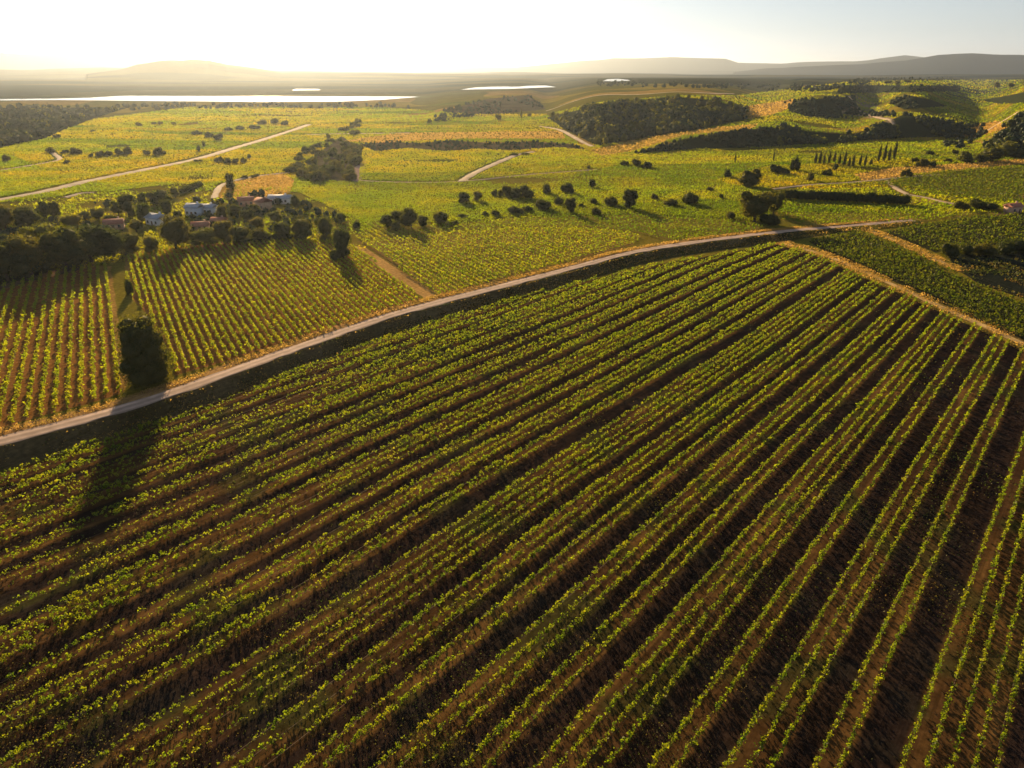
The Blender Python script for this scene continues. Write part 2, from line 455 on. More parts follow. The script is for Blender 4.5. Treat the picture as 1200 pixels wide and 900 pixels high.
frontW = unproject(*np.array(FRONT, float).T)[:, :2]
cmin, cmax = (frontW @ N_FRONT).min(), (frontW @ N_FRONT).max()
offs, gaps = [], []
g0 = np.random.default_rng(5)
pat = [3, 2, 4, 3, 2, 3, 2, 4, 2, 3, 2, 5, 3, 2, 3, 2, 4, 2, 3, 2, 5, 2, 2, 3, 2, 2, 2]
c = cmin + 1.0; k = 0; lowv = 1.0
while c < cmax:
    for q in range(pat[k % len(pat)]):
        offs.append((c, lowv)); c += g0.uniform(1.8, 2.05)
    gp = g0.uniform(3.0, 4.5); lowv = .5 if k % 3 == 1 else 1.0
    if pat[(k + 1) % len(pat)] == 5: gp = 5.2
    gaps.append((c - 1.92 + .6, c - 1.92 + gp - .6)); c += gp - 1.92; k += 1
print("front rows", len(offs))

# ------------------------------------------------------------------ terrain colour zones
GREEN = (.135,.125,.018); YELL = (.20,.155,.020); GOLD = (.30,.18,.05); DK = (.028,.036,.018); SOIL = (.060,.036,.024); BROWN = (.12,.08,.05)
alb = np.zeros(Hh.shape + (3,)); alb[:] = GREEN
PX, PY = project(XX, YY, Hh)
vis = (np.abs(PHI) < math.radians(65))[:, None] & (YY > 0)
nz = vnoise(XX, YY, 60, 9)[..., None]; nz2 = vnoise(XX, YY, 14, 10)[..., None]
alb = np.array(GREEN) * (1 - nz) + np.array(YELL) * nz
# patchwork of far fields
cellx = np.floor(XX * .0062 + YY * .0021 + vnoise(XX, YY, 400, 12)); celly = np.floor(YY * .0048 - XX * .0018 + vnoise(XX, YY, 300, 13))
hs = ((cellx * 127.1 + celly * 311.7) % 17) / 17.0
patch = np.where(hs[..., None] < .45, np.array(GREEN) * .85, np.where(hs[..., None] < .75, np.array(YELL), np.where(hs[..., None] < .9, np.array((.11,.12,.02)), np.array((.26,.17,.04)))))
farm = sstep(420, 600, RR)[..., None] * np.ones_like(nz)
alb = alb * (1 - farm) + patch * farm
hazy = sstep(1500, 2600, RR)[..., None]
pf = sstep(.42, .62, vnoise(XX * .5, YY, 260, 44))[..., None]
alb = alb * (1 - hazy) + (np.array((.018,.034,.034)) * pf + np.array((.060,.066,.040)) * (1 - pf)) * hazy  # far plain: bluish cast of distance painted into the ground colour
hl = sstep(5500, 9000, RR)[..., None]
alb = alb * (1 - hl) + np.array((.018,.034,.045)) * hl  # far ridges: blue of sky light and haze painted in
def zone(poly, col, mix=1.0):
    m = inpoly(PX, PY, poly) & vis
    alb[m] = alb[m] * (1 - mix) + np.array(col) * mix
    return m
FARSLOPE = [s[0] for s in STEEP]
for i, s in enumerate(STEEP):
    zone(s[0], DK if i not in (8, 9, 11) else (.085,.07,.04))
zone([(410,176),(640,178),(560,208),(430,214)], (.10,.11,.022))
zone([(250,232),(260,215),(330,203),(345,212),(340,226),(300,240)], (.32,.20,.04))
zone([(412,216),(416,196),(430,186),(426,206),(420,214)], (.34,.24,.20))
zone([(690,176),(760,161),(840,149),(885,145),(880,151),(800,160),(740,178),(700,182)], (.30,.21,.03))
zone([(845,136),(880,124),(930,116),(925,128),(900,136),(860,142)], (.26,.17,.06))
zone([(985,132),(1005,118),(990,112),(1010,110),(1045,136),(1050,146),(1035,142)], (.22,.17,.10))
zone([(1120,150),(1170,142),(1180,150),(1150,160),(1125,158)], (.28,.17,.06))
zone([(1000,205),(1050,196),(1100,193),(1200,186),(1200,195),(1100,202),(1060,206),(1040,214),(1010,212)], (.36,.22,.06))
zone([(1066,228),(1110,236),(1108,242),(1070,236)], (.40,.24,.07))
zone([(1160,244),(1200,226),(1210,250),(1165,252)], (.20,.12,.06))
for P_ in (BLK_D, BLK_H): zone(P_, (.22,.17,.03))
for P_ in (BLK_C,): zone(P_, (.24,.15,.04))
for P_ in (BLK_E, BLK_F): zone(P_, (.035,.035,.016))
for P_ in (BLK_A, BLK_B): zone(P_, (.24,.115,.035))
zone([(112,311),(130,312),(142,400),(150,445),(144,462),(134,400),(126,350)], GOLD)
zone([(145,300),(178,292),(178,300),(150,306),(158,345),(150,345)], GOLD)
zone([(415,288),(428,290),(470,318),(513,347),(503,353),(455,322)], (.42,.25,.08))
zone([(1110,296),(1210,288),(1330,286),(1330,372),(1200,350),(1150,334),(1118,314)], (.018,.022,.016))  # gully floor: its shade painted as dark ground
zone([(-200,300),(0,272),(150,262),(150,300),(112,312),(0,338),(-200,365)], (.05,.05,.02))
zone([(-200,345),(-1,335),(60,318),(112,307),(112,312),(60,323),(0,340),(-200,365)], (.14,.09,.05))
# big field: soil with tilled bands, foreground gloom painted into their dark colours
ab = inpoly(XX, YY, [tuple(p) for p in frontW])
cc = XX[ab] * N_FRONT[0] + YY[ab] * N_FRONT[1]
soil = np.zeros((ab.sum(), 3)); 
n1 = vnoise(XX[ab], YY[ab], 22, 20)[:, None]; n2 = vnoise(XX[ab], YY[ab], 6, 21)[:, None]
al = XX[ab] * D_FRONT[0] + YY[ab] * D_FRONT[1]
n3 = vnoise(cc * 12, al, 14, 22)[:, None]
soil = np.array((.045,.025,.016)) * (1 - n1) + np.array((.095,.050,.018)) * n1
soil = soil * (1 - .7 * sstep(.5, .8, n3)) + np.array((.16,.085,.028)) * .7 * sstep(.5, .8, n3)
soil = soil * (1 - .7 * sstep(.55, .85, n2)) + np.array((.045,.05,.016)) * .7 * sstep(.55, .85, n2)
gm = np.zeros(len(cc))
for a_, b_ in gaps: gm = np.maximum(gm, sstep(a_ - .5, a_ + .2, cc) * sstep(b_ + .5, b_ - .2, cc))
till = np.array((.019,.014,.014)) * (.8 + .4 * n2)
soil = soil * (1 - .85 * gm[:, None]) + till * .85 * gm[:, None]
alb[ab] = soil
# verges beside the road and the tracks
dr_ = np.abs(ds); left = near & (ds < 0) & (ds > -7.5)
w_ = sstep(7.5, 5.0, -ds + 2.5 * (vnoise(XX, YY, 5, 23) - .5)) * left
alb += (np.array((.36,.21,.085)) - alb) * w_[..., None] * .9
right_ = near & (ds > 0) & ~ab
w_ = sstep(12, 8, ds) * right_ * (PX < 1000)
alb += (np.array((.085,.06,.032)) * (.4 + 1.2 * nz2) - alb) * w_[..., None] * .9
for tw_, wd, col in ((track_w, 3.0, (.20,.125,.04)), (track2_w, 2.6, (.24,.15,.045))):
    dd = np.full(Hh.shape, 1e3); q, _ = seg_dist(XX[near], YY[near], tw_); dd[near] = np.abs(q)
    w_ = sstep(wd, wd - 2, dd)
    alb += (np.array(col) - alb) * w_[..., None] * .9

# terrain mesh (one sheet, full circle)
nP, nR = len(PHI), len(R)
V = np.stack([XX, YY, Hh], -1).reshape(-1, 3)
ii, jj = np.meshgrid(np.arange(nP - 1), np.arange(nR - 1), indexing='ij')
a = (ii * nR + jj).ravel(); F = np.stack([a, a + 1, a + nR + 1, a + nR], 1)[:, ::-1]
cap = np.arange(nP - 1)[::-1] * nR
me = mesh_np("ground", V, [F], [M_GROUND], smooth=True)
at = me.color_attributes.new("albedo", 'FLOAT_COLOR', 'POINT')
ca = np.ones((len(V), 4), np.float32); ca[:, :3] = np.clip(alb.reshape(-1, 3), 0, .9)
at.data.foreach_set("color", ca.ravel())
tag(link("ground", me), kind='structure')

# water
mw, n, l = mat("water_surface")
b = n["Principled BSDF"]; b.inputs["Base Color"].default_value = (.02,.03,.035,1); b.inputs["Roughness"].default_value = .12; b.inputs["IOR"].default_value = 1.33
bp = n.new("ShaderNodeBump"); bp.inputs["Strength"].default_value = .15; bp.inputs["Distance"].default_value = .4
l.new(noise(n, l, .08, 4), bp.inputs["Height"]); l.new(bp.outputs[0], b.inputs["Normal"])
for name, poly, zw in water_info:
    P = np.array(poly, float)
    dx, dy, dz = ray(P[:, 0], P[:, 1]); t = (zw - H) / dz
    vv = np.stack([dx * t, dy * t, np.full(len(P), zw)], 1)
    me = bpy.data.meshes.new(name); me.from_pydata([tuple(v_) for v_ in vv], [], [list(range(len(P)))]); me.materials.append(mw)
    if me.polygons[0].normal.z < 0: me.flip_normals()
    tag(link(name, me), kind='structure')

# ------------------------------------------------------------------ roads and tracks as laid strips
def strip(name, W, width, m, lift=.06, cross=6, wear=.0, kind='structure'):
    W = np.array(W); seg = np.hypot(*np.diff(W, axis=0).T); s = np.concatenate([[0], np.cumsum(seg)])
    step = max(1.0, s[-1] / 500); t = np.arange(0, s[-1], step)
    P = np.stack([np.interp(t, s, W[:, 0]), np.interp(t, s, W[:, 1])], 1)
    T = np.gradient(P, axis=0); T /= np.linalg.norm(T, axis=1)[:, None]; Nn = np.stack([T[:, 1], -T[:, 0]], 1)
    rows = []
    for k in range(cross + 1):
        u = (k / cross - .5) * width
        e = 0
        if k in (0, cross): e = (vnoise(t, t * 0, 4, 40 + k) - .5) * width * .18
        Q = P + Nn * (u + e)[..., None] if np.ndim(e) else P + Nn * u
        z = ground(Q[:, 0], Q[:, 1]) + (lift if k not in (0, cross) else lift * .2)
        if name == 'dirt_road' and cross >= 6: z -= .05 * ((k == 2) | (k == cross - 2))
        rows.append(np.column_stack([Q, z]))
    V = np.stack(rows, 1).reshape(-1, 3); n_ = cross + 1
    ii, jj = np.meshgrid(np.arange(len(t) - 1), np.arange(cross), indexing='ij'); a = (ii * n_ + jj).ravel()
    F = np.stack([a, a + n_, a + n_ + 1, a + 1], 1)
    me = mesh_np(name, V, F, [m], smooth=True)
    prof = {0: .55, 1: .8, 2: 1.12, 3: 1.1, 4: .88, 5: .74, 6: .88, 7: 1.1, 8: 1.12, 9: .8, 10: .55} if cross == 10 else {}
    wv = np.array([prof.get(k, .8 if k in (0, cross) else 1.0) for k in range(cross + 1)])
    wv = wv[None, :] * (.82 + .36 * vnoise(t[:, None] + 0 * wv, 3.0 * np.arange(cross + 1)[None, :] + 0 * t[:, None], 9, 15)) * (.9 + .2 * vnoise(t[:, None] + 0 * wv, np.arange(cross + 1)[None, :] + 0 * t[:, None], 2.2, 16))
    ca_ = np.ones((len(V), 4), np.float32); ca_[:, :3] = wv.reshape(-1, 1); me.color_attributes.new("wear", 'FLOAT_COLOR', 'POINT').data.foreach_set("color", ca_.ravel())
    o = link(name, me); tag(o, kind=kind)
    return o
strip('dirt_road', road_w, 4.6, M_TRACK, .12, 10)
strip('straw_track', track_w, 2.6, M_TRACKY, .08, 6)
strip('straw_track', track2_w, 2.2, M_TRACKY, .08, 4)
FAR_TRACKS = [
    ([(-120,252),(0,234),(50,225),(100,213),(150,203),(205,192),(240,184),(280,172),(320,160),(345,152),(362,146)], 9),
    ([(360,158),(400,157),(440,156.5),(480,156)], 7),
    ([(540,213),(556,203),(580,192),(605,182),(625,178)], 6),
    ([(75,232),(95,227),(112,226)], 4),
    ([(633,148),(655,152),(680,165),(695,172)], 5),
    ([(1060,228),(1085,232),(1110,238),(1150,243)], 3.5),
    ([(995,113),(1003,124),(1015,134),(1040,140),(1048,148)], 4),
    ([(1140,163),(1165,148),(1195,130)], 6),
    ([(250,233),(262,216),(300,207),(345,202),(400,196)], 4),
    ([(420,212),(470,214),(540,213),(620,205),(700,199)], 3),
    ([(905,222),(950,217),(1000,214),(1060,208),(1100,205)], 4),
    ([(1040,212),(1052,222),(1066,229)], 4),
    ([(640,130),(700,112),(800,108),(860,110)], 7),
    ([(0,200),(60,190),(70,186),(60,178)], 4),
]
TRACKS_W = []
for pp, wd in FAR_TRACKS:
    q = np.array(pp, float)
    W = unproject(q[:, 0], q[:, 1])[:, :2]
    strip('farm_track', smooth_line(W, 6), wd, M_FARTRACK, .5, 3); TRACKS_W.append((W, wd + 3))

def tube(pts, rads, n_=6):
    pts = np.array(pts, float); V = []; 
    for p, r_ in zip(pts, rads):
        for k in range(n_):
            a = 2 * math.pi * k / n_; V.append((p[0] + r_ * math.cos(a), p[1] + r_ * math.sin(a), p[2]))
    F = [[i * n_ + k, i * n_ + (k + 1) % n_, (i + 1) * n_ + (k + 1) % n_, (i + 1) * n_ + k] for i in range(len(pts) - 1) for k in range(n_)]
    return np.array(V), np.array(F)
def merge(parts):
    V, F, off = [], {}, 0
    for v, f in parts:
        F.setdefault(f.shape[1], []).append(f + off); V.append(v); off += len(v)
    return np.vstack(V), [np.vstack(x) for x in F.values()]


# ------------------------------------------------------------------ vine rows
ORD = lambda n: {1:'first',2:'second',3:'third'}.get(n) or f"{n}{'th' if 10 <= n % 100 <= 20 else {1:'st',2:'nd',3:'rd'}.get(n % 10,'th')}"
def line_intervals(W, N, D, c):
    t = []
    for i in range(len(W)):
        p, q = W[i], W[(i + 1) % len(W)]
        a, b_ = p @ N - c, q @ N - c
        if (a > 0) != (b_ > 0):
            x = p + (q - p) * (a / (a - b_)); t.append(x @ D)
    t.sort()
    return list(zip(t[::2], t[1::2]))

def row_points(c, N, D, ivs, hgt, wid, vig, base_den, g, plant=1.05, ragged=1.0):
    """leaf centres and sizes of the vines along one line"""
    P, Sz = [], []
    for t0, t1 in ivs:
        ts = np.arange(t0, t1, plant) + g.uniform(-.15, .15, len(np.arange(t0, t1, plant)))
        X = N[0] * c + D[0] * ts; Y = N[1] * c + D[1] * ts
        rr = np.hypot(X, Y)
        keep = (Y > 15) & (np.abs(np.arctan2(X, Y)) < math.radians(47))
        ts, X, Y, rr = ts[keep], X[keep], Y[keep], rr[keep]
        if not len(ts): continue
        vg = vig(X, Y, ts)
        dist = np.hypot(rr, H)
        ls = np.clip(dist * .0017, .20, .9)
        cnt = (base_den * vg * (0.2 / ls) ** 2 * (1 + .6 * g.uniform(-1, 1, len(ts)))).astype(int)
        cnt = np.clip(cnt, 0, 400)
        idx = np.repeat(np.arange(len(ts)), cnt); m_ = len(idx)
        if not m_: continue
        hv = hgt * (.55 + .5 * vg[idx]) * (1 + .25 * (vnoise(ts[idx], c + 0 * ts[idx], 1.3, 50) - .5) * ragged)
        K = 5; sh = g.integers(0, K, m_); n_p = len(ts)
        s_al = g.normal(0, plant * .40, (n_p, K)); s_ac = g.normal(0, wid * .30, (n_p, K)); s_z = .30 + .70 * g.beta(2.0, 1.1, (n_p, K))
        al_ = s_al[idx, sh] + g.normal(0, .13, m_); ac = s_ac[idx, sh] + g.normal(0, .11, m_)
        z = np.clip(s_z[idx, sh] + g.normal(0, .13, m_), .12, 1.15) * hv
        ac *= np.where(z < .5 * hv, .6, 1.0)
        px = X[idx] + D[0] * al_ + N[0] * ac; py = Y[idx] + D[1] * al_ + N[1] * ac
        P.append(np.column_stack([px, py, ground(px, py) + z])); Sz.append(ls[idx])
    if not P: return None, None
    return np.vstack(P), np.concatenate(Sz)

def make_row(name, P, Sz, g, m, label, cat, group, Dr):
    o0 = np.array([P[0, 0], P[0, 1], float(ground(P[0, 0], P[0, 1]))])
    Vv, Ff = leaf_tris(P - o0, Sz, g, .2)
    A = P[np.argmin(P @ np.array([*Dr, 0]))]; B = P[np.argmax(P @ np.array([*Dr, 0]))]
    n_ = max(2, int(np.hypot(*(B - A)[:2]) / 5)); t = np.linspace(0, 1, n_)
    cx, cy = A[0] + (B[0] - A[0]) * t, A[1] + (B[1] - A[1]) * t
    Vc, Fc = tube(np.column_stack([cx, cy, ground(cx, cy) + .6]) - o0, [.04] * n_, 4)
    Vv, Ff = merge([(Vv, Ff), (Vc, Fc)])
    nt = len(Ff[0])
    me = mesh_np(name, Vv, Ff, [m, M_BARK], midx=np.concatenate([np.zeros(nt), np.ones(len(Fc))]))
    ob = link(name, me, loc=tuple(o0))
    tag(ob, label, cat, group)
    return ob

def vig_front(X, Y, ts, vg0):
    cc_ = X * N_FRONT[0] + Y * N_FRONT[1]
    a_ = vnoise(X, Y, 26, 60); b_ = vnoise(ts, cc_ * 3, 7, 61); d_ = vnoise(ts, cc_ * 9, 1.4, 62)
    px, py = project(X, Y, 0 * X)
    east = sstep(250, 850, px + (900 - py) * .2)
    v = .28 + .40 * a_ + .95 * (b_ - .42) + .9 * (d_ - .5)
    v = v * vg0 * (1 - east) * 1.0 + east * (.60 + .30 * a_ + .45 * (b_ - .5) + .5 * (d_ - .5))
    v = np.where(v < .14, 0, v)
    return np.clip(v, 0, 1.2)
g = np.random.default_rng(21)
ntri = 0; cntr = 0
for c, vg0 in offs:
    P, Sz = row_points(c, N_FRONT, D_FRONT, line_intervals(frontW, N_FRONT, D_FRONT, c), 1.3, .42,
                       lambda X, Y, ts: vig_front(X, Y, ts, vg0), 62, g)
    if P is None or len(P) < 30: continue
    cntr += 1; ntri += len(P)
    make_row('vine_row', P, Sz, g, M_VINE, f"{ORD(cntr)} long vine row below the pale dirt road in the big dark foreground vineyard", 'vine row', 'vine rows of the big foreground vineyard', D_FRONT)
print("front tris", ntri, cntr)

def block(poly, vpx, spacing, hgt, wid, den, desc, grp, m=M_VINE, vig=None, plant=1.1, as_rows=True, name='vine_row', dirn=None):
    global ntri
    W = unproject(*np.array(poly, float).T)[:, :2]
    D = vp_dir(vpx) if dirn is None else np.array(dirn); N = right_n(D)
    c0, c1 = (W @ N).min(), (W @ N).max()
    if vig is None: vig = lambda X, Y, ts: np.clip(.55 + .5 * vnoise(X, Y, 25, 70) + .4 * (vnoise(ts, X, 2.0, 71) - .5), 0, 1.2)
    k = 0; allP, allS = [], []
    for c in np.arange(c0 + spacing * .5, c1, spacing):
        P, Sz = row_points(c, N, D, line_intervals(W, N, D, c), hgt, wid, vig, den, g, plant)
        if P is None or len(P) < 25: continue
        ntri += len(P)
        if as_rows:
            k += 1
            make_row(name, P, Sz, g, m, f"{ORD(k)} {desc}", 'vine row', grp, D)
        else:
            allP.append(P); allS.append(Sz)
    if not as_rows:
        P = np.vstack(allP); Sz = np.concatenate(allS)
        Vv, Ff = leaf_tris(P, Sz, g, .2)
        ob = link(name, mesh_np(name, Vv, Ff, [m])); tag(ob, desc, 'vineyard', kind='stuff')
    print(grp, k, ntri)
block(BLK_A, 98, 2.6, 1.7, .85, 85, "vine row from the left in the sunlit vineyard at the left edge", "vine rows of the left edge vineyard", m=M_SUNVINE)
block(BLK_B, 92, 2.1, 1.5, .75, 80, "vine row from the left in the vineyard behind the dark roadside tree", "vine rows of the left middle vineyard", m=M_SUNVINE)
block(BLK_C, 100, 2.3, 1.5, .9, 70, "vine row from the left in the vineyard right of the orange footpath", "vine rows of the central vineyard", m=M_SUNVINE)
block(BLK_E, 480, 2.5, 1.6, 1.5, 85, "vine row from the left between the two straw tracks at right", "vine rows between the straw tracks", m=M_SHADEVINE)
block(BLK_F, 200, 2.9, 1.5, 1.4, 70, "low green vines in rows beside the dark gully at right", "f", m=M_SHADEVINE, as_rows=False, name='vineyard')
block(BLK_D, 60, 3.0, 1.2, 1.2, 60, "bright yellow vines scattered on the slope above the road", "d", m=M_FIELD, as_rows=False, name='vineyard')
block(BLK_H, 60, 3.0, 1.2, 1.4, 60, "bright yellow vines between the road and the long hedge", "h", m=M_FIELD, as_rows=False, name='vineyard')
block(BLK_G, 700, 3.2, 1.5, 1.4, 75, "green vineyard beyond the hedge at the right edge", "g", m=M_SHADEVINE, as_rows=False, name='vineyard')

# ------------------------------------------------------------------ low growth further off: cards sized by distance
def scatter(name, poly, n_, m, label, hgt=1.3, sz=.0022, excl=(), clump=None, cat='ground cover', up=0.0):
    P = np.array(poly, float); g_ = np.random.default_rng(abs(hash(name)) % 1 + len(poly) * 7 + int(P[0, 0]) % 97)
    x = g_.uniform(P[:, 0].min(), P[:, 0].max(), n_ * 2); y = g_.uniform(P[:, 1].min(), P[:, 1].max(), n_ * 2)
    k = inpoly(x, y, poly)
    for e in excl: k &= ~inpoly(x, y, e)
    x, y = x[k], y[k]
    W = unproject(x, y)
    k = np.hypot(W[:, 0], W[:, 1]) < 9000
    if clump is not None: k &= vnoise(W[:, 0], W[:, 1], clump[0], 80) > clump[1] * g_.uniform(.6, 1.4, len(W))
    if name != 'weeds':
        for tl, tw in TRACKS_W:
            k &= np.abs(seg_dist(W[:, 0], W[:, 1], tl)[0]) > tw * .55
    W = W[k]
    d = np.hypot(np.hypot(W[:, 0], W[:, 1]), H)
    W[:, 2] += g_.uniform(.2, 1, len(W)) * hgt
    Vv, Ff = leaf_tris(W, np.maximum(.12, d * sz), g_, .1)
    ob = link(name, mesh_np(name, Vv, Ff, [m])); tag(ob, label, cat, kind='stuff')
    return ob
VILLAGE = [(-200,262),(0,238),(60,232),(130,226),(210,216),(290,222),(350,226),(420,246),(425,300),(400,284),(330,281),(148,303),(112,311),(0,338),(-200,352)]
FIELDS = [(-200,190),(0,175),(60,158),(110,140),(220,126),(450,126),(560,134),(640,134),(680,170),(760,166),(860,178),(1000,170),(1050,166),(1140,165),(1200,186),(1330,186),(1330,192),(1120,200),(1010,216),(905,222),(905,262),(860,257),(740,251),(600,255),(520,262),(424,261),(350,226),(210,216),(60,232),(0,238),(-200,262)]
GOLDEN = [
    ([(250,232),(262,215),(330,203),(345,212),(340,226),(300,238)], 5000, "golden dry meadow beyond the village"),
    ([(400,166),(470,156),(660,154),(662,163),(540,163),(440,168)], 5000, "orange strip of dry ground across the middle fields"),
    ([(690,177),(760,161),(840,149.5),(888,145.5),(884,151),(800,159),(740,178),(705,183)], 4000, "golden curved crest right of centre"),
    ([(845,136),(880,124),(930,116),(925,128),(900,136),(860,142)], 2500, "golden sunlit knoll above the curved crest"),
    ([(1000,205),(1050,197),(1100,194),(1210,186),(1210,193),(1100,201),(1060,206),(1040,214),(1010,212)], 4000, "golden strip of dry grass behind the green vines at right"),
    ([(1120,150),(1170,142),(1180,150),(1150,160),(1125,162)], 1500, "golden clearing on the slope at far right"),
]
for gp_, n_, lb_ in GOLDEN: scatter('dry_meadow', gp_, n_, M_DRY, lb_, .8, .0016)
scatter('low_vines', FIELDS, 420000, M_FIELD, "smooth yellow-green vines covering the plain beyond the village", 1.0, .0013, excl=[s[0] for s in STEEP[:11]] + [q[0] for q in GOLDEN], clump=(55, .12))
scatter('hill_vines', [(640,134),(700,120),(800,112),(860,112),(1000,95),(1330,92),(1330,186),(1140,165),(905,175),(760,166)], 80000, M_FIELD, "yellow-green terraced vines on the low hills at right", 1.0, .0012, excl=[s[0] for s in STEEP] + [q[0] for q in GOLDEN], clump=(70, .25))
scatter('weeds', FRONT, 90000, M_WEED, "low weeds and dry grass between the foreground rows", .35, .0016, clump=(9, .75))
scatter('weeds', [(1116,304),(1210,300),(1330,298),(1330,372),(1200,350),(1150,334),(1122,316)], 5000, M_WEED, "low weeds in the shaded gully at right", .8, .002, clump=(8, .5))
# dry grass along the road's far verge
def verge(name, W, d0, d1, n_, m, label, hgt, sz):
    g_ = np.random.default_rng(len(label)); W = np.array(W)
    s = np.concatenate([[0], np.cumsum(np.hypot(*np.diff(W, axis=0).T))]); t = g_.uniform(0, s[-1], n_)
    P = np.stack([np.interp(t, s, W[:, 0]), np.interp(t, s, W[:, 1])], 1)
    Q = np.stack([np.interp(t + .5, s, W[:, 0]), np.interp(t + .5, s, W[:, 1])], 1) - np.stack([np.interp(t - .5, s, W[:, 0]), np.interp(t - .5, s, W[:, 1])], 1)
    Q /= np.linalg.norm(Q, axis=1)[:, None] + 1e-9
    d = g_.uniform(d0, d1, n_); X = P[:, 0] + Q[:, 1] * d; Y = P[:, 1] - Q[:, 0] * d
    k = (vnoise(X, Y, 5, 33) > g_.uniform(.1, .7, n_)) & (np.abs(np.arctan2(X, Y)) < .85)
    X, Y = X[k], Y[k]
    Z = ground(X, Y) + g_.uniform(.1, 1, len(X)) * hgt
    dd = np.hypot(np.hypot(X, Y), H)
    Vv, Ff = leaf_tris(np.column_stack([X, Y, Z]), dd * sz, g_)
    tag(link(name, mesh_np(name, Vv, Ff, [m])), label, 'grass', kind='stuff')
verge('dry_grass', road_w, -7.0, -2.6, 26000, M_DRY, "golden dry grass on the far verge of the dirt road", .45, .0014)
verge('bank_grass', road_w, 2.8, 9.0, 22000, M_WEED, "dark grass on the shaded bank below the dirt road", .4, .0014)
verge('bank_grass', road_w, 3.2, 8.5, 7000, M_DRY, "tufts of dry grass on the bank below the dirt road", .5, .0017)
verge('dry_grass', track_w, -4.5, 4.5, 14000, M_DRY, "straw coloured grass along the track on the right", .35, .0013)
verge('dry_grass', track2_w, -3.5, 3.5, 6000, M_DRY, "straw coloured grass along the short upper track", .35, .0013)

# ------------------------------------------------------------------ trees
_ico = None
def ico():
    global _ico
    if _ico is None:
        import bmesh
        bm = bmesh.new(); bmesh.ops.create_icosphere(bm, subdivisions=2, radius=1)
        v = np.array([x.co[:] for x in bm.verts]); f = np.array([[q.index for q in p.verts] for p in bm.faces]); bm.free()
        _ico = (v, f)
    return _ico
def crown_parts(kind, g_, nleaf, ls):
    """unit crown: base at z=0, height 1, width 1"""
    iv, if_ = ico(); lobes = []
    if kind == 'round':
        lobes.append((0, 0, .52, .34, .36))
        for k in range(15):
            a = g_.uniform(0, 6.28); rr_ = g_.uniform(.12, .33); z = g_.uniform(.16, .84)
            s = g_.uniform(.13, .24) * (1.1 - .5 * abs(z - .5))
            rr_ *= 1 - .8 * max(0, z - .6)
            lobes.append((math.cos(a) * rr_, math.sin(a) * rr_, z, s, s * g_.uniform(.7, 1)))
    elif kind == 'bush':
        for k in range(10):
            a = g_.uniform(0, 6.28); rr_ = g_.uniform(0, .36); z = g_.uniform(.18, .70) * (1 - .8 * rr_)
            s = g_.uniform(.13, .25); lobes.append((math.cos(a) * rr_, math.sin(a) * rr_, z * g_.uniform(.8, 1.1), s, min(.95 - z, s * 1.4)))
    elif kind == 'column':
        for k in range(9):
            z = .12 + .80 * k / 8; s = .46 * (1 - abs(z - .38) * 1.0) * (1 if z < .8 else .6)
            lobes.append((g_.uniform(-.06, .06), g_.uniform(-.06, .06), z, max(.08, s), .14))
    elif kind == 'thick':      # tall dense slab-sided roadside tree
        for k in range(26):
            z = .10 + .78 * k / 25; a = k * 2.4; rr_ = g_.uniform(.14, .27) * (1.2 - .75 * z)
            s = g_.uniform(.17, .25); lobes.append((math.cos(a) * rr_, math.sin(a) * rr_, z, s * (1.2 - .45 * z), min(.15, 1 - z)))
    parts = []; LP = []
    w = np.array([q[3] ** 2 for q in lobes]); w /= w.sum()
    for (x, y, z, sx, sz_), wk in zip(lobes, w):
        dsp = 1 + .28 * (vnoise(iv[:, 0] * 3 + x * 9, iv[:, 1] * 3 + iv[:, 2] * 2.3 + z * 7, 1.0, 4) - .5)
        parts.append((iv * dsp[:, None] * np.array([sx, sx, sz_]) * .80 + np.array([x, y, z]), if_))
        k = max(4, int(nleaf * wk)); d = g_.normal(size=(k, 3)); d /= np.linalg.norm(d, axis=1)[:, None]; d *= (1 + .35 * (vnoise(d[:, 0] * 2.2 + x * 31, d[:, 1] * 2.2 + d[:, 2] * 1.7 + z * 17, 1.0, 6) - .5))[:, None]
        rad = g_.uniform(.74, 1.28, k)[:, None]
        LP.append(d * rad * np.array([sx, sx, sz_]) + np.array([x, y, z]))
    LP = np.vstack(LP)
    parts.append(leaf_tris(LP, ls, g_))
    return merge(parts)
def trunk_parts(kind, g_):
    parts = []
    top = {'round': .5, 'bush': .3, 'column': .7, 'thick': .6}[kind]; r0 = {'round': .035, 'bush': .03, 'column': .08, 'thick': .05}[kind]
    parts.append(tube([(0, 0, -.03), (.01, 0, top * .4), (.0, .01, top * .75), (0, 0, top)], [r0 * 1.2, r0 * .85, r0 * .6, r0 * .35]))
    if kind in ('round', 'bush'):
        for k in range(4):
            a = k * 1.57 + g_.uniform(0, 1); z0 = top * g_.uniform(.45, .7)
            parts.append(tube([(0, 0, z0), (math.cos(a) * .1, math.sin(a) * .1, z0 + .1), (math.cos(a) * .22, math.sin(a) * .22, z0 + .22)], [r0 * .5, r0 * .35, r0 * .15], 5))
    return merge(parts)
PROTO = {}
def proto(kind, lod, var, m):
    key = (kind, lod, var, m.name)
    if key not in PROTO:
        g_ = np.random.default_rng(hash((len(kind), lod, var)) % 9999)
        nl, ls = {2: (5200, .028), 1: (1500, .050), 0: (420, .095)}[lod]
        if kind == 'column': ls *= .8
        if kind == 'thick': nl = 16000; ls = .022
        Vc, Fc = crown_parts(kind, g_, nl, ls); Vt, Ft = trunk_parts(kind, g_)
        PROTO[key] = (mesh_np('crown', Vc, Fc, [m]), mesh_np('trunk', Vt, Ft, [M_BARK]))
    return PROTO[key]
trng = np.random.default_rng(3)
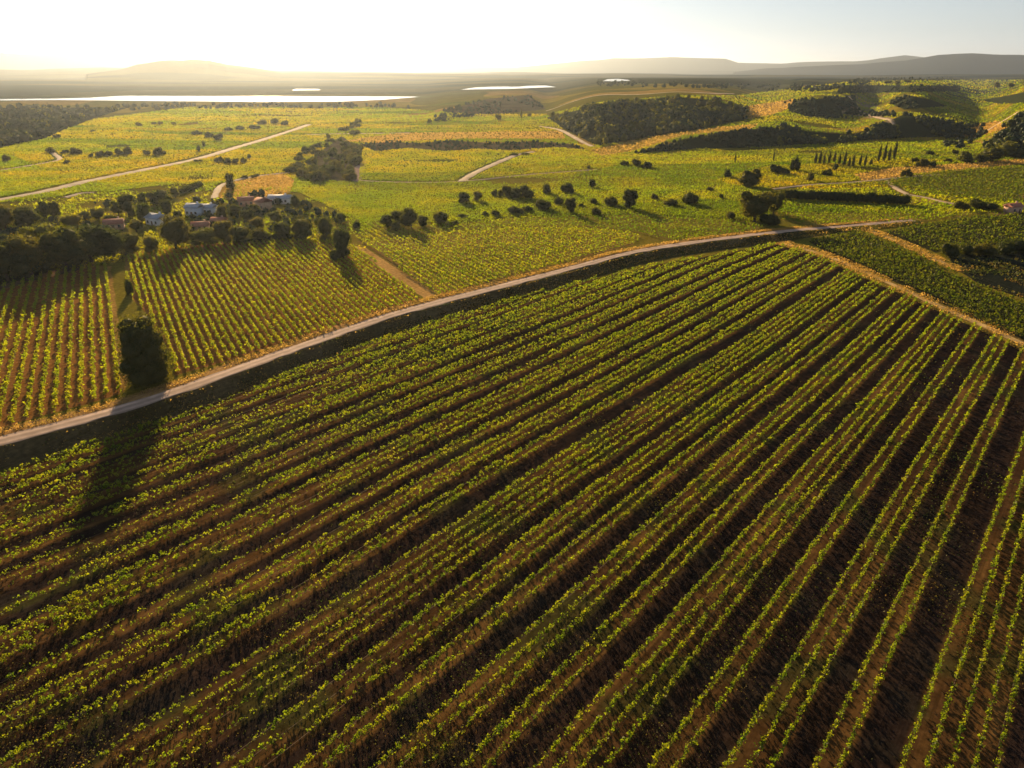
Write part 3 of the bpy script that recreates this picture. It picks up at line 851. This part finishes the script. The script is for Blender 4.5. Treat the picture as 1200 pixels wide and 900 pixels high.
def tree(x, yb, yt, w, kind, label, cat=None, group=None, m=None, rot=None, squash=None, height=None):
    p = unproject(x, yb)[0]; zc = p[1] * cP - (p[2] - H) * sP
    dist = math.hypot(p[0], p[1])
    el = math.atan2(H - p[2], dist)
    hgt = (yb - yt) / FPX * zc / math.cos(el) * .97; wid = w / FPX * zc
    # the visible patch of a squat crown is partly its top seen from above
    if kind != 'column': hgt = max(hgt - .18 * wid * math.sin(el), hgt * .7)
    hgt = height or hgt
    lod = 2 if dist < 420 and w > 10 else (1 if w > 8 else 0)
    var = int(trng.integers(0, 3)) if kind != 'thick' else 0
    mc, mt = proto(kind, lod, var, m or M_TREE)
    nm = {'round': 'tree', 'bush': 'bush', 'column': 'cypress_tree', 'thick': 'tree'}[kind]
    rt = link(nm, None, loc=tuple(p))
    rt.rotation_euler = (0, 0, trng.uniform(0, 6.28) if rot is None else rot)
    rt.scale = (wid, wid * (squash or 1), hgt)
    a = link('crown', mc, rt); b_ = link('trunk' if kind != 'bush' else 'stem', mt, rt)
    tag(rt, label, cat or {'round': 'tree', 'bush': 'bush', 'column': 'tree', 'thick': 'tree'}[kind], group)
    return rt

tree(174, 446, 360, 60, 'thick', "tall dense dark tree alone at the far edge of the dirt road", rot=.0, squash=1.25, height=16.5)
tree(403, 302, 262, 27, 'round', "tall dark tree at the top right corner of the left middle vineyard")
tree(152, 345, 318, 12, 'bush', "small bush at the path corner behind the tall roadside tree")

def cluster(items, kind, desc, grp, m=None):
    """items: (x, base y, top y, width); labels count from the left"""
    items = sorted(items, key=lambda q: q[0])
    for k, it in enumerate(items):
        kd = it[4] if len(it) > 4 else kind
        mm = it[5] if len(it) > 5 else m
        tree(*it[:4], kd, f"{ORD(k + 1)} from the left of the {desc}", group=grp, m=mm)
L = M_LIGHTTREE
cluster([(-14,332,283,56),(10,330,280,52),(38,324,270,54),(52,306,262,48,'round',L),(80,317,266,58),(108,308,261,56),(134,302,264,44),(-40,336,290,50)], 'round', "big dark trees bordering the left edge vineyard", "big trees along the left vineyard")
cluster([(155,296,268,30),(178,296,272,20,'round',L),(207,292,250,44),(240,288,264,34,'round',L),(263,286,258,26),(284,285,261,30),(305,284,267,22),(332,282,256,22),(356,281,255,28)], 'round', "trees along the top edge of the left middle vineyard", "trees along the left middle vineyard")
cluster([(372,264,252,10,'bush'),(384,276,247,26),(400,262,246,14,'round',L),(417,267,255,12),(392,305,290,22),(378,283,273,14)], 'bush', "bushes round the tall tree at the vineyard corner", "bushes at the vineyard corner")
cluster([(8,270,240,26),(34,268,242,32),(55,256,234,16),(66,254,234,14),(84,270,248,28,'round',L),(100,258,246,16),(116,258,243,22),(139,252,234,18),(151,254,227,22),(168,243,224,16,'round',L),(172,262,236,18,'round',L),(187,240,221,34),(196,252,230,18),(160,272,256,20,'round',L),(210,262,246,12),(262,262,240,16),(276,254,236,14),(291,262,244,18),(271,222,201,14),(300,252,238,16),(346,246,227,12),(322,262,246,18,'round',L),(22,262,246,16,'round',L),(302,268,252,18,'round',L),(255,244,234,10),(354,262,250,14),(130,262,250,14),(206,232,219,12)], 'round', "garden trees among the village houses", "garden trees in the village")
cluster([(454,266,251,19),(468,264,246,22),(482,267,241,25),(464,271,259,12),(496,265,250,17)], 'round', "dark trees in the clump above the central vineyard", "tree clump above the central vineyard")
cluster([(516,261,243,23),(531,264,257,15),(543,255,249,18),(543,238,222,17,'round'),(560,236,224,14,'round',L)], 'bush', "bushes right of the clump above the central vineyard", "bushes beside the clump")
cluster([(568,253,245,9),(582,253,244,14),(604,250,237,22),(618,248,239,14),(635,246,231,28),(580,230,220,11),(594,230,213,22),(612,232,211,32),(639,227,212,16),(665,226,211,17),(655,240,228,14),(668,250,231,16,'round'),(693,220,209,10,'round')], 'bush', "dark bushes in the middle of the yellow fields", "bushes in the middle fields")
cluster([(698,252,238,13),(697,239,230,13),(716,241,226,21),(738,244,221,21,'round'),(766,234,224,12),(785,241,229,21),(808,239,221,25),(682,243,237,9)], 'bush', "bushes left of the big leafy tree", "bushes left of the big tree")
tree(884, 260, 221, 50, 'round', "big leafy tree standing just above the bend of the dirt road")
tree(906, 252, 222, 28, 'round', "smaller tree touching the right side of the big leafy tree")
tree(902, 264, 247, 30, 'bush', "dark bush at the foot of the big leafy tree beside the road")
tree(857, 257, 245, 16, 'bush', "small bush just left of the big leafy tree")
tree(877, 219, 197, 31, 'round', "round dark tree directly behind the big leafy tree")
cluster([(853,208,196,10),(845,233,226,7),(908,203,190,18),(920,204,195,12),(931,200,178,13),(950,212,199,12),(970,206,195,15),(978,200,190,8),(831,224,217,9)], 'bush', "scattered bushes in the field behind the long hedge", "bushes behind the long hedge")
cluster([(861,191,179,2.6),(906,189,176,2.6)], 'column', "two lone thin cypresses in the yellow field", "lone thin cypresses")
cluster([(955,192,179,4.5),(960,192,177,4.5),(965,192,180,4),(971,192,178,4),(977,191,177,4.5),(983,193,180,4),(989,194,176,4.2),(994,196,183,4),(999,196,180,4.5),(1007,195,180,4),(1013,195,181,4),(1020,194,186,5),(1029,190,169,4.5),(1035,190,167,4.5),(1041,189,172,5),(1047,187,165,5)], 'column', "cypresses in the dark row on the right", "row of cypresses at right")
cluster([(1062,207,194,15),(1080,195,183,15),(1093,195,187,12),(1089,182,174,11),(1072,190,182,10),(1110,190,184,10),(1130,190,176,22,'round',L),(1148,190,178,16),(1162,189,171,38,'round'),(1178,184,164,28,'round',L),(1199,186,171,20,'round'),(1118,181,174,10)], 'bush', "bushes below the shaded hillside at right", "bushes below the right hillside")
cluster([(1124,245,232,24),(1142,243,229,30),(1160,246,235,22)], 'bush', "low dark bushes left of the small orange hut", "bushes by the hut")
cluster([(1113,302,280,24),(1132,298,282,22),(1152,299,280,30),(1174,297,277,30),(1196,296,275,34),(1225,296,276,36)], 'bush', "bushes lining the dark gully at right", "bushes lining the gully")
cluster([(7,189,178,11),(60,179,171,15),(76,180,174,12),(88,181,170,18),(108,185,178,7),(118,184,175,11),(128,183,174,14),(140,182,172,12),(151,181,168,15),(172,182,174,10),(188,182,170,15)], 'bush', "trees in the broken line across the left plain", "trees across the left plain")
cluster([(163,148,142,9),(180,146,142,7),(188,146,141,7),(204,146,142,6),(108,155,151,9),(67,162,156,8),(230,158,151,15),(244,161,152,13),(257,164,155,15),(239,172,164,6),(234,178,168,6),(258,190,181,14),(266,192,183,12),(276,192,183,8),(285,191,182,9),(292,186,179,7),(268,153,147,11),(282,152,146,14),(298,151,145,16),(309,146,138,16),(322,145,137,13),(334,147,140,10),(232,190,186,12),(300,208,203,13),(286,209,204,10),(78,192,186,10)], 'bush', "bushes dotted over the far left plain", "bushes on the far left plain")
cluster([(503,145,138,6),(584,141,131,8),(611,138,128,3.5,'column'),(620,137,131,6),(602,182,178,10),(616,182,178,12),(745,195,184,14),(757,197,187,14),(732,194,186,12),(690,198,192,8)], 'bush', "far bushes and small trees on the central fields", "far bushes on the central fields")
cluster([(1168,103,95.5,7),(1184,103,95.5,6.5),(1052,99,93.5,8),(1040,98,93.5,8),(1064,97,93,8)], 'bush', "tiny far trees on the top field at right", "tiny far trees on the top right field")
# gully thicket in the middle distance: separate bushes
g3 = np.random.default_rng(77)
thick = []
TH = [(330,200),(345,182),(372,166),(400,150),(418,140),(435,136),(428,152),(412,166),(426,176),(424,190),(412,204),(416,214),(380,214),(352,210)]
while len(thick) < 62:
    x, y = g3.uniform(325, 440), g3.uniform(142, 216)
    if inpoly(np.array([x]), np.array([y]), TH)[0]:
        s = .6 + (y - 140) / 75; thick.append((x, y, y - g3.uniform(6, 10) * s, g3.uniform(8, 15) * s))
cluster(thick, 'bush', "purple-brown bushes filling the central gully", "bushes filling the central gully")

# woods on the far slopes: one mass each
def wood(poly, n_, label, th=(4, 8), seed=1, thr=.42, m=None):
    g_ = np.random.default_rng(seed); P = np.array(poly, float)
    x = g_.uniform(P[:, 0].min(), P[:, 0].max(), n_ * 3); y = g_.uniform(P[:, 1].min(), P[:, 1].max(), n_ * 3)
    k = inpoly(x, y, poly); x, y = x[k][:n_], y[k][:n_]
    W = unproject(x, y); keep = (np.hypot(W[:, 0], W[:, 1]) < 6000) & (vnoise(W[:, 0], W[:, 1], 45, 91) > thr * g_.uniform(.8, 1.2, len(W))); W = W[keep]
    iv, if_ = ico(); pass
    import bmesh
    bm = bmesh.new(); bmesh.ops.create_icosphere(bm, subdivisions=1, radius=1)
    b1 = np.array([v_.co[:] for v_ in bm.verts]); f1 = np.array([[q.index for q in p_.verts] for p_ in bm.faces]); bm.free()
    Vs, Fs, off = [], [], 0; LP, LS = [], []
    for p in W:
        hh = g_.uniform(*th); ww = hh * g_.uniform(.35, .6); sc_ = np.array([ww, ww, hh * .5]); Cc = p + np.array([0, 0, hh * .45])
        Vs.append(b1 * (1 + .25 * g_.uniform(-1, 1, (len(b1), 1))) * sc_ + Cc); Fs.append(f1 + off); off += len(b1)
        d = g_.normal(size=(26, 3)); d /= np.linalg.norm(d, axis=1)[:, None]; LP.append(d * g_.uniform(.8, 1.3, 26)[:, None] * sc_ + Cc); LS.append(np.full(26, ww * .42))
    Vv, Ff = merge([(np.vstack(Vs), np.vstack(Fs)), leaf_tris(np.vstack(LP), np.concatenate(LS), g_)])
    tag(link('woodland', mesh_np('woodland', Vv, Ff, [m or M_WOOD])), label, 'woodland', kind='stuff')
wood([(0,246),(60,240),(130,232),(210,222),(290,226),(345,232),(372,246),(400,256),(385,272),(330,278),(210,284),(120,296),(0,318),(-100,330),(-100,250)], 900, "low garden shrubs between the village houses", (1.2, 4.2), seed=20, thr=.35)
wood([(-120,300),(0,290),(130,272),(150,285),(120,300),(60,316),(0,330),(-120,345)], 260, "dense undergrowth beneath the big trees at left", (3, 6), seed=21, thr=.1)
scatter('rough_grass', [(905,238),(960,206),(1070,218),(1135,231),(1210,236),(1330,240),(1330,254),(1150,249),(905,248)], 12000, M_FIELD, "rough yellow grass round the long hedge", .7, .0020)
scatter('rough_grass', [(-200,250),(0,226),(60,220),(130,214),(210,204),(290,210),(360,214),(440,236),(432,300),(400,286),(330,283),(148,306),(112,313),(0,342),(-200,356)], 40000, M_FIELD, "yellow-green rough grass around the village", .8, .0020, clump=(18, .5))
# long hedge
def hedge(px0, px1, label, hgt, wid):
    A, B = unproject([px0[0], px1[0]], [px0[1], px1[1]])
    g_ = np.random.default_rng(8); L_ = np.hypot(*(B - A)[:2]); D = (B - A)[:2] / L_; N = right_n(D)
    rt = link('hedge', None, loc=tuple(A))
    iv, if_ = ico(); parts = []; n_ = int(L_ / 2.2); LP = []
    for k in range(n_):
        t = (k + .5) * 2.2 + g_.uniform(-.5, .5); off = g_.uniform(-.4, .4); hh = hgt * g_.uniform(.82, 1.08)
        x, y = A[0] + D[0] * t + N[0] * off, A[1] + D[1] * t + N[1] * off; z = float(ground(x, y)) - A[2]
        Cc = np.array([x - A[0], y - A[1], z + hh * .5]); sc_ = np.array([1.7, 1.7, hh * .52]) * np.array([wid / 3.4, wid / 3.4, 1])
        dsp = 1 + .25 * (vnoise(iv[:, 0] * 3 + k, iv[:, 1] * 3 + iv[:, 2] * 2, 1, 4) - .5)
        parts.append((iv * dsp[:, None] * sc_ * .85 + Cc, if_))
        d = g_.normal(size=(150, 3)); d /= np.linalg.norm(d, axis=1)[:, None]
        LP.append(d * g_.uniform(.8, 1.2, 150)[:, None] * sc_ + Cc)
    parts.append(leaf_tris(np.vstack(LP), .65, g_))
    Vh, Fh = merge(parts); link('foliage', mesh_np('foliage', Vh, Fh, [M_TREE]), rt)
    tag(rt, label, 'hedge')
hedge((914, 233), (1064, 240), "long thick dark green hedge right of the big leafy tree", 5.6, 5.0)
hedge((292, 282.5), (352, 281), "low dark hedge closing the top of the left middle vineyard", 3.0, 3.4)
hedge((212, 227), (236, 218), "short dark hedge on the slope above the pale blue house", 3.4, 4.5)

wood(STEEP[0][0], 1500, "blue-green woodland on the broad shaded slope right of centre", seed=2, thr=.52)
wood(STEEP[1][0], 380, "sparse shaded scrub below the bright curved crest", (2, 4), seed=3)
wood(STEEP[2][0], 260, "dark shaded grove on the right hand terraces", (3, 6), seed=4)
wood(STEEP[3][0], 200, "thin dark strip of wood under the top right field", (3, 6), seed=5)
wood(STEEP[5][0], 700, "dark shaded woods in the hollow below the pale right fields", (3, 6), seed=6)
wood(STEEP[6][0], 600, "dark wooded hillside at the right edge", (3, 6), seed=7)
wood(STEEP[4][0], 150, "small dark copse between the upper right fields", (3, 6), seed=8)
wood(STEEP[8][0], 260, "purple-grey scrub along the shallow step across the middle fields", (1.5, 3.5), seed=40, thr=.25)
wood(STEEP[10][0], 1500, "hazy grey woodland on the left near the river", (5, 10), seed=9)
wood(STEEP[11][0], 300, "hazy brown scrub on the slope beyond the centre", (3, 6), seed=10)
wood([(140,123),(300,122),(480,122),(480,128),(300,127),(150,130)], 260, "hazy trees along the near bank of the river", (4, 8), seed=11)
wood([(690,97),(860,99),(960,100),(1000,104),(960,108),(830,104),(700,101)], 260, "distant blue woods below the far plateau", (5, 10), seed=12)

wood([(905,150),(950,147),(985,156),(1000,168),(950,170),(920,166)], 90, "brownish scrub left of the shaded hollow on the right", (3, 6), seed=30, thr=.3)
wood([(1105,150),(1150,146),(1155,160),(1125,178),(1108,172)], 110, "scrub on the golden slope at the far right", (3, 6), seed=31, thr=.3)
wood([(985,98),(1010,92),(1060,90),(1130,89),(1130,91.5),(1040,94),(1010,100)], 150, "dark line of distant trees above the top right field", (4, 8), seed=32, thr=.2)
wood([(965,136),(1010,131),(1050,133),(1052,137),(1010,137),(968,141)], 100, "hedge line of trees between the right hand terraces", (3, 6), seed=33, thr=.3)
wood([(800,138),(850,132),(880,140),(850,144),(805,146)], 80, "copse at the right end of the broad shaded slope", (4, 7), seed=34, thr=.3)
wood(STEEP[0][0], 260, "paler trees scattered through the broad shaded wood", (4, 9), seed=51, thr=.3, m=M_LIGHTTREE)
wood(STEEP[5][0], 110, "paler trees scattered through the right hand hollow", (3, 6), seed=52, thr=.3, m=M_LIGHTTREE)
wood(STEEP[6][0], 90, "paler trees on the dark hillside at the right edge", (3, 7), seed=53, thr=.3, m=M_LIGHTTREE)
wood(STEEP[10][0], 200, "paler trees in the hazy woodland on the left", (4, 8), seed=54, thr=.3, m=M_LIGHTTREE)
wood([(340,190),(380,166),(424,150),(424,172),(418,205),(380,210),(350,206)], 90, "pale scrub between the bushes of the central gully", (1.5, 4), seed=55, thr=.2, m=M_LIGHTTREE)
# ------------------------------------------------------------------ houses
def box(x0, x1, y0, y1, z0, z1):
    V = np.array([(x, y, z) for z in (z0, z1) for (x, y) in ((x0, y0), (x1, y0), (x1, y1), (x0, y1))], float)
    F = np.array([(0,3,2,1),(4,5,6,7),(0,1,5,4),(1,2,6,5),(2,3,7,6),(3,0,4,7)])
    return V, F
def house(px, py, w, d, h, rh, rot, wm, rm, label, name='house', hip=False, nwin=3):
    p = unproject(px, py)[0]
    w, d, h = w * .88, d * .88, h * .88
    rt = link(name, None, loc=tuple(p)); rt.rotation_euler = (0, 0, math.radians(rot))
    tag(rt, label, 'house' if name == 'house' else 'hut')
    V, F = box(-w/2, w/2, -d/2, d/2, -1, h)
    link('wall', mesh_np('wall', V, F, [wm]), rt)
    gv = []; e = .5
    for s in (-1, 1):   # gables
        gv.append(np.array([(s*(w/2 - .003), -d/2, h), (s*(w/2 - .003), d/2, h), (s*(w/2 - .003), 0, h + rh)]))
    if not hip:
        link('gable', mesh_np('gable', np.vstack(gv), np.array([(0, 2, 1), (3, 4, 5)]), [wm]), rt)
    t = .22; zz = h - e * rh / (d / 2); ins = d * .35 if hip else 0
    a = []
    for k in (0, 1):
        zt = t * k + .02
        a += [(-w/2 - e, -d/2 - e, zz + zt), (w/2 + e, -d/2 - e, zz + zt), (w/2 + e, d/2 + e, zz + zt), (-w/2 - e, d/2 + e, zz + zt), (-w/2 - e + ins, 0, h + rh + zt), (w/2 + e - ins, 0, h + rh + zt)]
    q = [(6,7,11,10),(8,9,10,11),(0,4,5,1),(2,5,4,3),(0,1,7,6),(2,3,9,8)]; tr = [(7,8,11),(9,6,10),(1,5,2),(3,4,0)]
    tr2 = [(1,2,8,7),(3,0,6,9)]
    roof = link('roof', mesh_np('roof', np.array(a), [np.array(q + tr2), np.array(tr)], [rm]), rt)
    V, F = box(w*.22, w*.22 + .8, .2, 1.0, h + rh*.4, h + rh + .9); link('chimney', mesh_np('chimney', V, F, [wm]), roof)
    for k in range(nwin):
        x = -w/2 + w * (k + .5) / nwin
        if k == nwin // 2:
            V, F = box(x - .55, x + .55, -d/2 - .06, -d/2 + .05, 0, 2.2); link('door', mesh_np('door', V, F, [M_DOOR]), rt)
        else:
            V, F = box(x - .6, x + .6, -d/2 - .05, -d/2 + .05, 1.0, 2.3); wv = link('window', mesh_np('window', V, F, [M_SHUTTER]), rt)
            V, F = box(x - .75, x + .75, -d/2 - .12, -d/2 - .0501, .88, .998); link('sill', mesh_np('sill', V, F, [wm]), wv)
        if h > 4.5:
            V, F = box(x - .6, x + .6, -d/2 - .05, -d/2 + .05, 3.6, 4.8); link('window', mesh_np('window', V, F, [M_SHUTTER]), rt)
    return rt
house(185, 263, 10, 7, 4.2, 1.6, -28, M_WHITEWALL, M_SLATE, "white cottage with grey roof behind the dark trees at left")
house(229, 252, 8, 7, 5.0, 1.6, -10, M_BLUEWALL, M_SLATE, "pale blue house with grey roof, left half of the joined pair")
house(244, 250, 9, 6.5, 4.0, 1.3, -6, M_WHITEWALL, M_SLATE, "lower white house joined to the right of the pale blue one")
house(135, 268, 9, 7, 3.4, 1.6, 18, M_PINKWALL, M_TILE, "small pink roofed house leftmost in the village")
house(236, 270, 8, 6, 3.0, 1.5, 12, M_PINKWALL, M_TILE, "low red roofed house below the pale blue house")
house(257, 264, 7, 5, 3.0, 1.2, -5, M_PINKWALL, M_TILE, "small ochre house between the garden trees mid village", nwin=2)
house(309, 245, 8, 7, 5.0, 1.6, -35, M_PINKWALL, M_TILE, "sunlit ochre house left of the long white roofed barn")
house(329, 238, 14, 7, 3.6, 1.4, -4, M_WHITEWALL, M_SLATE, "long barn with a pale bluish roof rightmost in the village")
house(289, 241, 9, 7, 3.8, 1.5, 20, M_PINKWALL, M_TILE, "pinkish house among trees left of the sunlit ochre house")
house(1186, 249, 8, 6, 4.0, 1.3, 15, M_PINKWALL, M_TILE, "small orange hut at the right edge above the green vines", name='hut', nwin=2)

# ------------------------------------------------------------------ haze
hz, n, l = mat("haze_air"); n.clear()
out = n.new("ShaderNodeOutputMaterial"); pv = n.new("ShaderNodeVolumePrincipled")
pv.inputs["Color"].default_value = (.72,.84,1.0,1); pv.inputs["Density"].default_value = 3.8e-5; pv.inputs["Anisotropy"].default_value = .68
l.new(pv.outputs[0], out.inputs["Volume"])
ztop = float(Hh.max()) + 60
V, F = box(-26500, 26500, -26500, 26500, float(Hh.min()) - 3, max(ztop, 90))
tag(link('haze', mesh_np('haze', V, F, [hz])), "thin pale air over the whole valley", 'haze', kind='stuff')
print("total row tris", ntri, "maxH", Hh.max())
